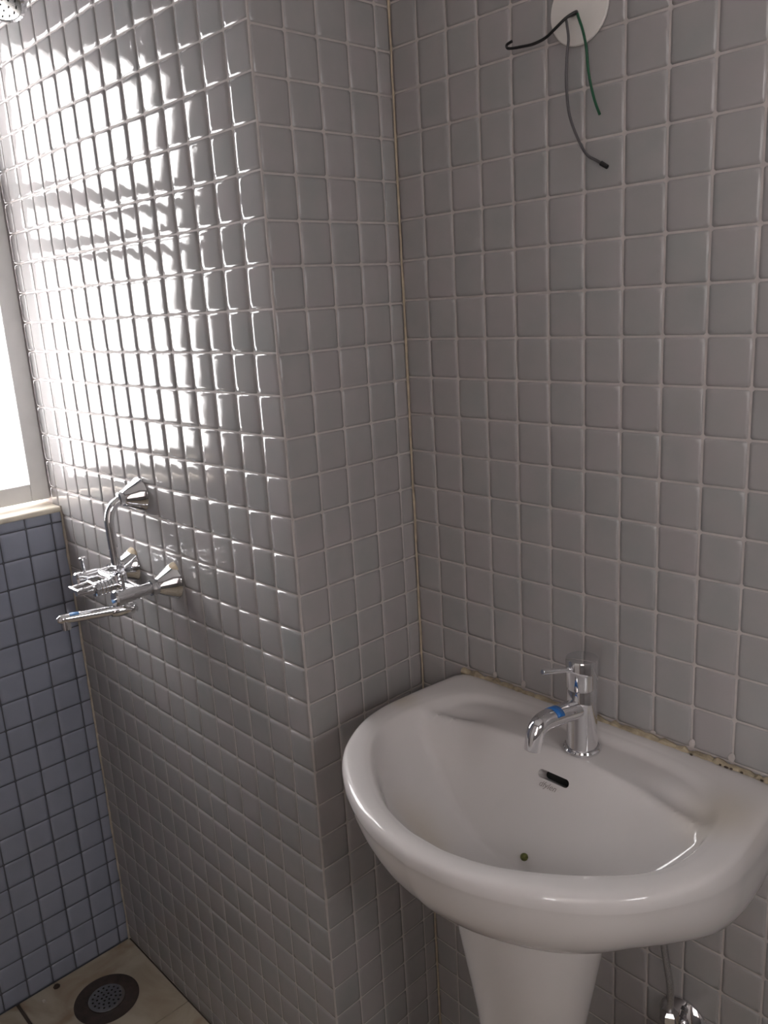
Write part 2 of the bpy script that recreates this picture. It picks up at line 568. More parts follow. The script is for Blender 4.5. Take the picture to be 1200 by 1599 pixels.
# ------------------------------------------------------------------ window
win = empty("window_1", (WX - 0.045, DY, SILL))
struct(win, "bright white framed window beside the shower wall")
FXW = WX - 0.042                      # room-side face of the frame
def winbox(name, y0, y1, z0, z1, x0, x1, material, bev=0.002):
    m = MB(win.location); m.box((x0, y0, z0), (x1, y1, z1))
    o = m.build(name, material, win, smooth=None)
    if bev:
        bevel(o, bev)
    return o
FR = 0.036
wy0, wy1, wz0, wz1 = DY - 0.002, WIN_Y1 + 0.002, SILL + 0.010, WIN_TOP - 0.002
winbox("frame_jamb", wy0, wy0 - FR, wz0, wz1, FXW - 0.045, FXW, M_FRAME)
winbox("frame_jamb", wy1, wy1 + FR, wz0, wz1, FXW - 0.045, FXW, M_FRAME)
winbox("frame_sill_rail", wy0 - FR, wy1 + FR, wz0, wz0 + 0.036, FXW - 0.045, FXW, M_FRAME)
winbox("frame_head", wy0 - FR, wy1 + FR, wz1 - 0.034, wz1, FXW - 0.045, FXW, M_FRAME)
winbox("transom", wy0 - FR, wy1 + FR, 1.600, 1.642, FXW - 0.045, FXW, M_FRAME)
winbox("sash_rail", wy0 - FR, wy1 + FR, 1.512, 1.545, FXW - 0.04, FXW - 0.004, M_FRAME)
for z0, z1 in ((wz0 + 0.036, 1.512), (1.545, 1.600), (1.642, wz1 - 0.034)):
    winbox("pane", wy0 - FR, wy1 + FR, z0, z1, FXW - 0.026, FXW - 0.022, M_PANE, 0)
m = MB(win.location)
m.box((WX - 0.118, DY - 0.001, SILL - 0.012), (WX + 0.004, WIN_Y1 - 0.0005, SILL))
bevel(m.build("sill", M_SILLP, win, smooth=None), 0.004, 3)
portal("window_portal", (FXW - 0.06, (wy0 + wy1) / 2, (wz0 + wz1) / 2), (1, 0, 0), wz1 - wz0, wy0 - wy1)

# ------------------------------------------------------------------ opening added behind the camera, with an unseen passage, for fill daylight
w3_ = struct(empty("fill_opening_south", (DX0, SY, DS)), "added opening behind the camera for fill daylight")
for a, c in (((DX0, DS), (DX1, DS + 0.03)), ((DX0, DZ - 0.03), (DX1, DZ)), ((DX0, DS + 0.03), (DX0 + 0.03, DZ - 0.03)), ((DX1 - 0.03, DS + 0.03), (DX1, DZ - 0.03))):
    m = MB(w3_.location); m.box((a[0], SY - 0.03, a[1]), (c[0], SY - 0.08, c[1])); m.build("frame_bar", M_FRAME, w3_, smooth=None)
d1 = struct(empty("door_1", (0.0, SY, 0)), "closed door in the south wall")
m = MB(d1.location); m.box((0.0, SY + 0.002, 0.004), (0.70, SY + 0.03, 2.0)); bevel(m.build("leaf", M_PLASTER, d1, smooth=None), 0.003)
for x in (-0.05, 0.70):
    m = MB(d1.location); m.box((x, SY + 0.002, 0.0), (x + 0.05, SY + 0.045, 2.05)); m.build("jamb", M_WOOD, d1, smooth=None)
m = MB(d1.location); m.box((0.0, SY + 0.002, 2.0), (0.70, SY + 0.045, 2.05)); m.build("head", M_WOOD, d1, smooth=None)
w4 = struct(empty("fill_window_east", (EX, EY0, EZ0)), "added unseen window in the east wall for fill daylight")  # unseen window, added to brighten the walls that face east
for a, c in (((EY0, EZ0), (EY1, EZ0 + 0.025)), ((EY0, EZ1 - 0.025), (EY1, EZ1)), ((EY0, EZ0 + 0.025), (EY0 - 0.025, EZ1 - 0.025)), ((EY1 + 0.025, EZ0 + 0.025), (EY1, EZ1 - 0.025))):
    m = MB(w4.location); m.box((EX + 0.03, a[0], a[1]), (EX + 0.08, c[0], c[1])); m.build("frame_bar", M_FRAME, w4, smooth=None)
m = MB(w4.location); m.box((EX + 0.05, EY0 - 0.025, EZ0 + 0.025), (EX + 0.054, EY1 + 0.025, EZ1 - 0.025)); m.build("pane", M_PANE, w4, smooth=None)
portal("east_portal", (EX + 0.09, (EY0 + EY1) / 2, (EZ0 + EZ1) / 2), (-1, 0, 0), EZ1 - EZ0, EY0 - EY1)
HX0, HX1, HY = 0.3, 3.3, -3.9  # unseen passage added to limit the fill daylight from the south
VX0, VX1, VZ0, VZ1 = 1.35, 2.65, 1.20, 2.00
b = MB(); b.box((HX0 - 0.1, SY - 0.1, -0.1), (HX1 + 0.1, HY, -0.004)); struct(b.build("floor_fill_passage", M_HALLF, smooth=None))
b = MB(); b.box((HX0 - 0.1, SY - 0.1, CEIL), (HX1 + 0.1, HY, CEIL + 0.1)); struct(b.build("ceiling_fill_passage", M_CEIL, smooth=None))
b = MB(); b.box((HX0 - 0.1, SY - 0.1, -0.1), (HX0, HY, CEIL)); struct(b.build("wall_fill_passage_west", M_PLASTER, smooth=None))
b = MB(); b.box((HX1, SY - 0.1, -0.1), (HX1 + 0.1, HY, CEIL)); struct(b.build("wall_fill_passage_east", M_PLASTER, smooth=None))
b = MB()
b.box((HX0 - 0.1, HY, VZ1), (HX1 + 0.1, HY - 0.1, CEIL)); b.box((HX0 - 0.1, HY, -0.1), (HX1 + 0.1, HY - 0.1, VZ0))
b.box((HX0 - 0.1, HY, VZ0), (VX0, HY - 0.1, VZ1)); b.box((VX1, HY, VZ0), (HX1 + 0.1, HY - 0.1, VZ1))
struct(b.build("wall_fill_passage_south", M_PLASTER, smooth=None))
w2 = struct(empty("fill_window_passage", (VX0, HY, VZ0)), "added unseen window feeding fill daylight through the passage")  # added as the daylight source of the passage, sized for the fill
for a, c in (((VX0, VZ0), (VX1, VZ0 + 0.04)), ((VX0, VZ1 - 0.04), (VX1, VZ1)), ((VX0, VZ0 + 0.04), (VX0 + 0.04, VZ1 - 0.04)), ((VX1 - 0.04, VZ0 + 0.04), (VX1, VZ1 - 0.04))):
    m = MB(w2.location); m.box((a[0], HY - 0.03, a[1]), (c[0], HY - 0.07, c[1])); m.build("frame_bar", M_FRAME, w2, smooth=None)
m = MB(w2.location); m.box((VX0 + 0.04, HY - 0.048, VZ0 + 0.04), (VX1 - 0.04, HY - 0.052, VZ1 - 0.04)); m.build("pane", M_PANE, w2, smooth=None)
portal("passage_portal", ((VX0 + VX1) / 2, HY - 0.085, (VZ0 + VZ1) / 2), (0, 1, 0), VX1 - VX0, VZ1 - VZ0)

# ------------------------------------------------------------------ washbasin
BC, RZ = 0.322, 0.845
CEN = (0.0, 0.19)
def close_half(h):
    """half outline (hx, d) from the back centre round to the front centre -> smooth closed polygon"""
    pts = [Vector((x, d, 0)) for x, d in h]
    s = spline(pts, 10)
    return [(p.x, p.y) for p in s] + [(-p.x, p.y) for p in reversed(s[1:-1])]
O_P = close_half([(0, 0.001), (0.12, 0.001), (0.215, 0.001), (0.236, 0.012), (0.241, 0.05), (0.246, 0.11), (0.248, 0.15), (0.243, 0.19), (0.229, 0.228), (0.204, 0.268),
                  (0.166, 0.303), (0.115, 0.333), (0.059, 0.353), (0, 0.361)])
I_P = close_half([(0, 0.021), (0.10, 0.023), (0.16, 0.034), (0.190, 0.055), (0.208, 0.090), (0.217, 0.13), (0.218, 0.165), (0.211, 0.20), (0.194, 0.231), (0.165, 0.262),
                  (0.125, 0.293), (0.078, 0.320), (0.03, 0.3335), (0, 0.335)])
E_P = close_half([(0, 0.03), (0.06, 0.03), (0.092, 0.034), (0.108, 0.07), (0.111, 0.13), (0.099, 0.185), (0.068, 0.228), (0.03, 0.243), (0, 0.246)])

def radial(poly, n_angles):
    out = []
    P = [(x - CEN[0], y - CEN[1]) for x, y in poly]
    for a in n_angles:
        c, s = math.cos(a), math.sin(a)
        best = 0
        for (x0, y0), (x1, y1) in zip(P, P[1:] + P[:1]):
            ex, ey = x1 - x0, y1 - y0
            den = c * ey - s * ex
            if abs(den) < 1e-12:
                continue
            t = (x0 * ey - y0 * ex) / den
            q = (x0 * s - y0 * c) / den
            if -1e-9 <= q <= 1 + 1e-9 and t > best:
                best = t
        out.append((CEN[0] + c * best, CEN[1] + s * best))
    return out
NA = 160
ANG = [2 * math.pi * i / NA for i in range(NA)]
O_R, I_R, E_R = radial(O_P, ANG), radial(I_P, ANG), radial(E_P, ANG)
def lerp2(A, B, t):
    return [(a[0] + (b_[0] - a[0]) * t, a[1] + (b_[1] - a[1]) * t) for a, b_ in zip(A, B)]
def w3(ring, z):
    return [(BC + x, -d, RZ + (z(x, d) if callable(z) else z)) for x, d in ring]
def smin(a, b_, k):
    h = max(0.0, min(1.0, 0.5 + 0.5 * (b_ - a) / k))
    return b_ + (a - b_) * h - k * h * (1 - h)
def smax(a, b_, k):
    return -smin(-a, -b_, k)
def d_back(x):
    return 0.090 + 0.8 * x * x
def basin_z(x, d, rho):
    zb = -0.138 * (1 - rho ** 2.3)
    zw = -0.010 - 1.7 * (d - d_back(x))
    dip = 0.007 * math.exp(-((abs(x) - 0.160) / 0.040) ** 2 - ((d - d_back(x) + 0.022) / 0.017) ** 2)
    zd = -0.008 - dip
    z = smin(zd, smax(zb, zw, 0.003), 0.006)
    t = min(1.0, (1 - rho) / 0.10)
    return z * t * t * (3 - 2 * t)
rings = []
# underside: undercut towards the front, nearly upright towards the wall
PF = [(0, -0.012), (0.015, -0.024), (0.05, -0.042), (0.11, -0.061), (0.2, -0.080), (0.33, -0.099), (0.5, -0.116), (0.75, -0.133), (1, -0.1405)]
PB = [(0, -0.012), (0.004, -0.04), (0.014, -0.07), (0.05, -0.105), (0.15, -0.133), (0.35, -0.1435), (0.7, -0.1445), (1, -0.1445)]
def front_share(d):
    t = max(0.0, min(1.0, (d - 0.05) / 0.21))
    return t * t * (3 - 2 * t)
def soft(P, b_):
    return sum(np.interp(max(0.0, min(1.0, b_ + k * 0.012)), [p[0] for p in P], [p[1] for p in P]) for k in (-2, -1, 0, 1, 2)) / 5
G_R = [front_share(d) for _, d in O_R]
for bl in (1.0, 0.9, 0.78, 0.66, 0.54, 0.44, 0.36, 0.29, 0.23, 0.18, 0.14, 0.105, 0.075, 0.05, 0.032, 0.02, 0.011, 0.004, 0.0):
    zf, zk = soft(PF, bl), soft(PB, bl)
    rings.append([(BC + x, -d, RZ + zk + (zf - zk) * g) for (x, d), g in zip(lerp2(O_R, E_R, bl), G_R)])
for f_, z in ((0.01, -0.0090), (0.045, -0.0052), (0.12, -0.0023), (0.24, -0.0006), (0.40, 0.0), (0.62, -0.0002), (0.82, -0.0010), (0.93, -0.0018)):
    rings.append(w3(lerp2(O_R, I_R, f_), z))
NR = 64
for k in range(NR):
    rho = 1 - (k / (NR - 1)) * 0.93
    rg = [(CEN[0] + (x - CEN[0]) * rho, CEN[1] + (y - CEN[1]) * rho) for x, y in I_R]
    rings.append([(BC + x, -d, RZ + basin_z(x, d, rho) - 0.0026) for x, d in rg])
org = (BC, -0.17, 0.64)
basin = empty("washbasin", org)
tag(basin, "white ceramic washbasin with a deep D-shaped bowl mounted on the tiled wall", "washbasin")
m = MB(org)
m.rings(rings)
body = m.build("bowl", M_CERAMIC, basin, smooth=180)

# overflow slot cut through the back of the bowl
SLOT_X, SLOT_D = 0.001, 0.1065
slot_z = -0.010 - 1.7 * (SLOT_D - 0.090)
nrm = Vector((0, -1.7, 1.0)).normalized()          # out of the back wall, world axes
tan = Vector((0, -1.0, -1.7)).normalized()         # down the back wall
ctr = Vector((BC + SLOT_X, -SLOT_D, RZ + slot_z)) - Vector(org)
def stadium(hw, r, n=8):
    pts = []
    for s, a0 in ((1, -90), (-1, 90)):
        for k in range(n + 1):
            a = math.radians(a0 + 180 * k / n)
            pts.append((s * (hw - r) + r * math.cos(a), r * math.sin(a)))
    return pts
cut = MB()
st = stadium(0.0225, 0.0052)
cut.rings([[ctr + Vector((1, 0, 0)) * u - tan * v + nrm * h for u, v in st] for h in (-0.022, 0.02)])
cutter = cut.build("cutter", M_CERAMIC, None, smooth=None)
body.data.materials[0] = M_CERAMIC
boolean_apply_ok = True
cutter.parent = basin
boolean_apply(body, cutter)
body.data.set_sharp_from_angle(angle=math.radians(50))
m = MB(org)
m.rings([[ctr + Vector(org) + Vector((1, 0, 0)) * u * 1.02 - tan * v * 1.02 + nrm * h for u, v in st] for h in (-0.0225, -0.0218)])
m.build("overflow_back", M_DARK, basin, smooth=None)

# printed maker's script under the slot
fc = bpy.data.curves.new("maker_print", 'FONT')
fc.body = "dfylen"
fc.size = 0.0105
fc.shear = 0.35
fc.align_x = 'CENTER'
fo = bpy.data.objects.new("tmp_text", fc)
COL.objects.link(fo)
bpy.context.view_layer.update()
tm = bpy.data.meshes.new_from_object(fo.evaluated_get(bpy.context.evaluated_depsgraph_get()))
bpy.data.objects.remove(fo)
tp = ctr + tan * 0.0145 + nrm * 0.0007
Mx = Matrix((Vector((1, 0, 0)), -tan, nrm)).transposed().to_4x4()
Mx.translation = tp + Vector((-0.004, 0, 0))
tm.transform(Mx)
link("maker_print", tm, M_PRINT, basin)["label"] = "small grey printed script under the overflow slot"

# waste outlet ring at the bottom of the bowl
zb = RZ - 0.1400
m = MB(org)
m.lathe((BC, -0.19, zb - 0.004), (0, 0, 1), [(0.012, 0.0015), (0.0125, 0.004), (0.020, 0.0058), (0.0225, 0.004), (0.0228, 0.0)], 32)
m.build("waste_ring", M_CHROME, basin)

# sealant bead where the basin meets the wall
rng = random.Random(11)
pts, rad = [], []
n = 90
for k in range(n + 1):
    x = BC - 0.232 + 0.470 * k / n
    pts.append((x, -0.0035 + rng.uniform(-0.0009, 0.0009), RZ - 0.002 + rng.uniform(-0.0016, 0.0022)))
    rad.append(rng.uniform(0.0038, 0.0062))
m = MB(org); m.tube(pts, rad, 8)
m.build("sealant", M_CAULK, basin)["label"] = "yellowed sealant bead along the wall"
for x, w_ in ((0.452, 0.9), (0.487, 0.8), (0.494, 1.6), (0.5, 1.0), (0.512, 1.0), (0.5345, 1.1)):
    p_ = Vector((x, -0.0092, RZ + 0.0006 + rng.uniform(-0.0008, 0.0012)))
    m = MB(org)
    m.tube([p_ - Vector((0.0016 * w_, 0, 0)), p_ - Vector((0.0009 * w_, 0, 0)), p_ + Vector((0.0009 * w_, 0, -0.0003)), p_ + Vector((0.0019 * w_, 0, 0))], [0.0003, 0.0011, 0.0012, 0.0003], 8)
    m.build("mould_spot", M_CRUMB, basin)

# pale grout smears run down the joints just above the basin
rs_ = random.Random(5)
for i_ in (2, 3, 5, 7, 8, 9):
    x_ = SINK_U0 + i_ * SINK_PU
    h_ = rs_.uniform(0.005, 0.013)
    p_ = Vector((x_ + rs_.uniform(-0.001, 0.003), -0.0004, RZ + 0.004 + h_ * 0.5))
    m = MB()
    m.rings([[p_ + Vector((sx * k * 1.0, dy_, sz * h_ * 0.5 * k / 0.004)) for sx, sz in
              ((1, 0), (0.8, 0.7), (0.1, 1), (-0.6, 0.6), (-1, -0.2), (-0.7, -0.9), (0.5, -1.0))] for k, dy_ in ((0.0042, 0.0), (0.0036, -0.0007), (0.0018, -0.0011))])
    m.build("grout_smear", M_GROUT, wall_sink)

# pedestal
ped_levels = [(0.690, 0.1025), (0.66, 0.100), (0.62, 0.094), (0.58, 0.087), (0.54, 0.080), (0.50, 0.073), (0.46, 0.068), (0.42, 0.065), (0.36, 0.063),
              (0.20, 0.064), (0.10, 0.069), (0.04, 0.078), (0.012, 0.085), (0.0, 0.086)]
rg = []
for z, a_ in ped_levels:
    row = []
    for k in range(72):
        t = 2 * math.pi * k / 72
        c_, s_ = math.cos(t), math.sin(t)
        d = 0.16 + 0.8 * a_ * s_
        zz = z if z < 0.689 else RZ - 0.1452
        row.append((BC + a_ * math.copysign(abs(c_) ** 0.85, c_), -d, zz))
    rg.append(row)
m = MB((BC, -0.13, 0)); m.rings(rg)
ped = m.build("pedestal", M_CERAMIC, None, smooth=60)
ped.location = (BC, -0.13, 0)
tag(ped, "white ceramic pedestal standing on the floor under the washbasin", "pedestal")

# ------------------------------------------------------------------ basin mixer tap
FB = Vector((0.338, -0.066, RZ - 0.0104))
tap = empty("basin_tap", FB)
tag(tap, "chrome single-lever tap standing on the washbasin", "tap")
m = MB(FB); m.lathe(FB, (0, 0, 1), [(0.0215, 0), (0.0228, 0.0015), (0.0230, 0.0045), (0.0215, 0.0068), (0.0195, 0.0075)], 48); m.build("base_flange", M_CHROME, tap)
m = MB(FB); m.lathe(FB, (0, 0, 1), [(0.0193, 0.006), (0.0188, 0.02), (0.0183, 0.05), (0.0181, 0.082), (0.0175, 0.0835), (0.0175, 0.086)], 48); m.build("column", M_CHROME, tap)
m = MB(FB); m.lathe(FB, (0, 0, 1), [(0.0178, 0.0855), (0.0188, 0.0865), (0.0194, 0.105), (0.0198, 0.1215), (0.0190, 0.1235), (0.0120, 0.1243)], 48)
cap = m.build("lever_cap", M_CHROME, tap)
m = MB(FB)
lv0, lv1 = FB + Vector((-0.003, -0.015, 0.1125)), FB + Vector((-0.012, -0.064, 0.1245))
m.tube([lv0, lv1 - (lv1 - lv0) * 0.02, lv1], [0.0034, 0.0034, 0.0027], 16)
lv = m.build("lever", M_CHROME, cap)
m = MB(FB)
s0 = FB + Vector((0, -0.008, 0.060))
sp = [s0, s0 + Vector((-0.002, -0.030, 0.004)), s0 + Vector((-0.004, -0.056, 0.0068)), s0 + Vector((-0.0046, -0.066, 0.0072)), s0 + Vector((-0.0052, -0.0745, 0.0045)), s0 + Vector((-0.0058, -0.0795, -0.0025)), s0 + Vector((-0.0062, -0.0820, -0.0115)), s0 + Vector((-0.0066, -0.0842, -0.0215))]
sp2 = spline(sp[1:7], 5)
m.tube([sp[0]] + sp2 + [sp[7]], [0.0122] + [0.0122 - 0.0018 * k / len(sp2) for k in range(len(sp2))] + [0.0102], 32)
spout = m.build("spout", M_CHROME, tap, smooth=50)
m = MB(FB)
dd = (sp[7] - sp[6]).normalized()
m.lathe(sp[7] - dd * 0.001, dd, [(0.0092, 0), (0.0092, 0.0016), (0.006, 0.0018)], 24)
m.build("aerator", M_CHROME_D, spout)
m = MB(FB)
ta, tb = sp[1] + Vector((-0.0007, -0.011, 0.0012)), sp[1] + Vector((-0.0016, -0.023, 0.0025))
ax = (tb - ta).normalized(); sd = Vector((1, 0, 0)); upv = sd.cross(ax) * -1
if upv.z < 0: upv = -upv
arc0, arc1, na_ = -160, -10, 14
ring_a, ring_b = [], []
for k in range(na_ + 1):
    a = math.radians(25 + 135 * k / na_)
    off = sd * math.cos(a) * -1 + upv * math.sin(a)
    ring_a.append(ta + off * 0.01225); ring_b.append(tb + off * 0.01210)
vs = ring_a + ring_b
m.add(vs, [(k, k + 1, na_ + 2 + k, na_ + 1 + k) for k in range(na_)])
tp_ = m.build("tape", M_TAPE, spout)
sm = tp_.modifiers.new("thickness", 'SOLIDIFY'); sm.thickness = 0.0003; sm.offset = 1
tp_["label"] = "strip of blue tape"

# ------------------------------------------------------------------ bit of plant debris in the bowl
def surf(px, py):
    d = (_f + _r * ((px - 600) / F_PX) - _u * ((py - 799.5) / F_PX)).normalized()
    return CAM_POS + Vector((0, 0, 0)), d
bpy.context.view_layer.update()
def bowl_point(x, d):
    """height of the bowl floor at (x, d)"""
    a = math.atan2(d - CEN[1], x - CEN[0])
    R = radial(I_P, [a])[0]
    rr = math.hypot(R[0] - CEN[0], R[1] - CEN[1])
    rho = math.hypot(x - CEN[0], d - CEN[1]) / rr
    return Vector((BC + x, -d, RZ + basin_z(x, d, rho) - 0.0026))
bp_ = bowl_point(-0.006, 0.158)
m = MB(bp_)
m.lathe(bp_, (0.1, -0.1, 1), [(0.0012, 0.0), (0.0042, 0.0014), (0.0050, 0.0036), (0.0044, 0.0060), (0.0026, 0.0078), (0.0008, 0.0083)], 12)
o = m.build("bud", M_BUD); o.location = bp_
tag(o, "tiny dried green bud lying in the bowl of the washbasin", "debris")

# ------------------------------------------------------------------ angle valve and hose under the basin
V0 = Vector((0.452, -0.0005, 0.452))
av = empty("angle_valve", V0)
tag(av, "chrome angle valve on the wall under the washbasin", "valve")
m = MB(V0); m.lathe(V0, (0, -1, 0), [(0.034, 0.0), (0.034, 0.003), (0.030, 0.008), (0.018, 0.013), (0.013, 0.014)], 36); m.build("wall_flange", M_CHROME, av)
m = MB(V0); m.lathe(V0, (0, -1, 0), [(0.0115, 0.012), (0.0115, 0.030), (0.0150, 0.032), (0.0150, 0.052), (0.012, 0.056), (0.010, 0.058)], 24)
vb = m.build("body", M_CHROME, av)
m = MB(V0); m.lathe(V0 + Vector((0, -0.042, 0.010)), (0, 0, 1), [(0.009, 0), (0.009, 0.018), (0.0115, 0.020), (0.0115, 0.034), (0.008, 0.038)], 6); m.build("outlet_nut", M_CHROME, av, smooth=None)
m = MB(V0); m.lathe(V0 + Vector((0, -0.056, 0)), (0, -1, 0), [(0.012, 0), (0.014, 0.004), (0.014, 0.018), (0.011, 0.021)], 20)
kn = m.build("knob", M_CHROME, av)
m = MB(V0); m.tube([V0 + Vector((-0.008, -0.068, -0.002)), V0 + Vector((-0.030, -0.070, -0.006)), V0 + Vector((-0.046, -0.070, 0.002))], [0.0045, 0.0042, 0.0035], 10); m.build("lever", M_CHROME, kn)
h0 = V0 + Vector((0, -0.042, 0.045))
hp = spline([h0, h0 + Vector((-0.001, 0.003, 0.030)), h0 + Vector((-0.010, 0.008, 0.062)), h0 + Vector((-0.022, 0.014, 0.105)), h0 + Vector((-0.030, 0.018, 0.150)), h0 + Vector((-0.034, 0.018, 0.192))], 8)
m = MB(h0); m.tube(hp, 0.0042, 12)
hose = m.build("supply_hose", M_HOSE)
hose.location = h0
tag(hose, "thin braided metal hose rising from the angle valve to the basin", "hose")

# ------------------------------------------------------------------ wall plate and wires
PC = Vector((0.2925, -0.0005, 1.6815))
m = MB(PC); m.lathe(PC, (0, -1, 0), [(0.0345, 0.0), (0.0360, 0.001), (0.0365, 0.0032), (0.0352, 0.0044), (0.030, 0.0049), (0.012, 0.0051), (0.004, 0.0051)], 56)
o = m.build("cover_plate", M_WHITE_PL, smooth=30); o.location = PC
tag(o, "round white plastic cover plate high on the tiled wall", "cover plate")
BLK = [(0.2908, -0.0045, 1.6782), (0.2931, -0.010, 1.6772), (0.2904, -0.014, 1.675), (0.2846, -0.018, 1.6713), (0.2739, -0.02, 1.6646), (0.2599, -0.02, 1.6581), (0.2437, -0.02, 1.6559), (0.2271, -0.02, 1.6571), (0.214, -0.02, 1.6585), (0.2075, -0.02, 1.6605), (0.2072, -0.02, 1.6639), (0.2142, -0.02, 1.6657)]
GRY = [(0.2905, -0.0045, 1.6775), (0.2881, -0.009, 1.6753), (0.2829, -0.013, 1.6732), (0.2841, -0.014, 1.6669), (0.2861, -0.014, 1.6521), (0.284, -0.014, 1.6355), (0.2823, -0.013, 1.6174), (0.2823, -0.012, 1.5987), (0.2847, -0.011, 1.578), (0.2909, -0.01, 1.5592), (0.2996, -0.01, 1.5426), (0.3081, -0.01, 1.5309), (0.32, -0.01, 1.5237), (0.3325, -0.01, 1.5157)]
GRN = [(0.2912, -0.0045, 1.677), (0.2961, -0.010, 1.671), (0.3031, -0.013, 1.6572), (0.3072, -0.013, 1.642), (0.3083, -0.012, 1.629), (0.31, -0.012, 1.6143), (0.3136, -0.011, 1.5965), (0.3186, -0.011, 1.581), (0.3236, -0.011, 1.5697)]
def wire(pts, r, material, label, end=None):
    base = Vector(pts[0])
    s = spline(pts, 6)
    m = MB(base)
    m.tube(s, r, 10)
    o = m.build("electrical_wire", material)
    o.location = base
    tag(o, label, "wire", "loose wires hanging from the cover plate")
    if end:
        m = MB(base)
        d = (s[-1] - s[-4]).normalized()
        m.tube([s[-1] - d * 0.0095, s[-1] - d * 0.009, s[-1] + d * 0.0005, s[-1] + d * 0.001], [r * 1.1, r * 1.75, r * 1.6, r * 0.9], 10)
        m.build("taped_end", end, o)
wire(BLK, 0.00165, M_BLACK, "black wire sticking out sideways from the white cover plate")
wire(GRY, 0.00150, M_GREY_W, "long dark grey wire with a black taped end hanging from the cover plate", M_BLACK)
wire(GRN, 0.00150, M_GREEN_W, "green wire hanging down from the white cover plate")

# ------------------------------------------------------------------ wall mixer in the shower
ML, MR, MU, MC = -0.485, -0.341, Vector((-0.419, DY, 1.0965)), -0.413
LZ, BARY = 0.959, DY - 0.062
mx = empty("shower_mixer", (MC, DY, LZ))
tag(mx, "chrome wall mixer with two lever valves, bent riser pipe and swivel spout", "shower mixer")
O3 = mx.location
CONE = [(0.0295, 0.0004), (0.0300, 0.002), (0.0290, 0.0045), (0.0245, 0.012), (0.0180, 0.024), (0.0140, 0.031), (0.0130, 0.0325), (0.011, 0.033)]
for x in (ML, MR):
    p = Vector((x, DY, LZ))
    m = MB(O3); m.lathe(p, (0, -1, 0), CONE, 40); m.build("wall_flange", M_CHROME, mx, smooth=30)
    m = MB(O3); m.lathe(p, (0, -1, 0), [(0.0115, 0.032), (0.0135, 0.033), (0.0135, 0.044), (0.0115, 0.045)], 8); m.build("union_nut", M_CHROME, mx, smooth=None)
    m = MB(O3); m.lathe(p, (0, -1, 0), [(0.0098, 0.044), (0.0098, 0.066), (0.0118, 0.067), (0.0120, 0.095), (0.0135, 0.0955), (0.0135, 0.104), (0.011, 0.107)], 28)
    leg = m.build("valve_body", M_CHROME, mx)
    m = MB(O3)
    h = p + Vector((0, -0.088, 0.011))
    m.lathe(h, (0, 0, 1), [(0.0028, 0), (0.0026, 0.022), (0.0060, 0.0222), (0.0062, 0.0252), (0.0045, 0.0265)], 14)
    m.build("lever", M_CHROME, leg)
    # limescale crust above each flange
    m = MB(O3)
    m.lathe(p + Vector((0.006, 0.0005, 0.0215)), (0.25, -1, 0.55), [(0.0135, 0.0), (0.0130, 0.003), (0.0105, 0.0068), (0.005, 0.009), (0.001, 0.0095)], 14)
    m.build("limescale", M_LIME, mx)
m = MB(O3); m.tube([(ML, BARY, LZ), (MR, BARY, LZ)], 0.0100, 24); m.build("cross_bar", M_CHROME, mx)
c0 = Vector((MC, BARY, LZ))
m = MB(O3); m.lathe(c0 + Vector((0, 0, -0.026)), (0, 0, 1), [(0.012, 0), (0.0145, 0.002), (0.0150, 0.012), (0.0150, 0.030), (0.0135, 0.042), (0.0105, 0.044)], 28); m.build("centre_body", M_CHROME, mx)
# diverter: ridged cartridge pointing into the room with a squarish loop handle
m = MB(O3)
prof = [(0.0125, 0.010)]
for k in range(4):
    y = 0.016 + k * 0.006
    prof += [(0.0125, y), (0.0115, y + 0.001), (0.0115, y + 0.003), (0.0125, y + 0.004)]
prof += [(0.0125, 0.044), (0.009, 0.046)]
m.lathe(c0, (0, -1, 0), prof, 28)
dv = m.build("diverter", M_CHROME, mx)
m = MB(O3)
y0 = c0 + Vector((0, -0.046, 0.0))
loop = [Vector((-0.013, 0, 0.010)), Vector((0.013, 0, 0.010)), Vector((0.014, -0.030, 0.008)), Vector((-0.014, -0.030, 0.008))]
loop = [y0 + q for q in loop]
for a, c in zip(loop, loop[1:] + loop[:1]):
    m.tube([a + (a - c).normalized() * 0.003, c + (c - a).normalized() * 0.003], 0.0036, 8)
m.tube([y0 + Vector((0, 0.002, 0)), y0 + Vector((0, -0.028, 0.003))], [0.0075, 0.006], 12)
m.build("diverter_handle", M_CHROME, dv)
# riser pipe: up from the body and bent back into the wall
n0 = c0 + Vector((0, 0, 0.020))
m = MB(O3); m.lathe(n0, (0, 0, 1), [(0.0105, 0), (0.0125, 0.001), (0.0125, 0.011), (0.0095, 0.0125)], 6); m.build("riser_nut", M_CHROME, mx, smooth=None)
rp = [n0 + Vector((0, 0, 0.010)), n0 + Vector((-0.0015, 0.000, 0.040)), Vector((MU.x + 0.0025, BARY, 1.045)), Vector((MU.x + 0.0012, BARY + 0.001, 1.068)),
      Vector((MU.x + 0.0005, BARY + 0.009, 1.086)), Vector((MU.x, BARY + 0.024, 1.0945)), Vector((MU.x, DY - 0.012, 1.0955))]
m = MB(O3); m.tube(spline(rp, 8), 0.0080, 20); m.build("riser_pipe", M_CHROME, mx, smooth=60)
m = MB(O3); m.lathe(MU, (0, -1, 0), CONE, 40); m.build("riser_flange", M_CHROME, mx, smooth=30)
m = MB(O3); m.lathe(MU, (0, -1, 0), [(0.0095, 0.032), (0.0112, 0.0325), (0.0112, 0.040), (0.0085, 0.0415)], 24); m.build("riser_collar", M_CHROME, mx)
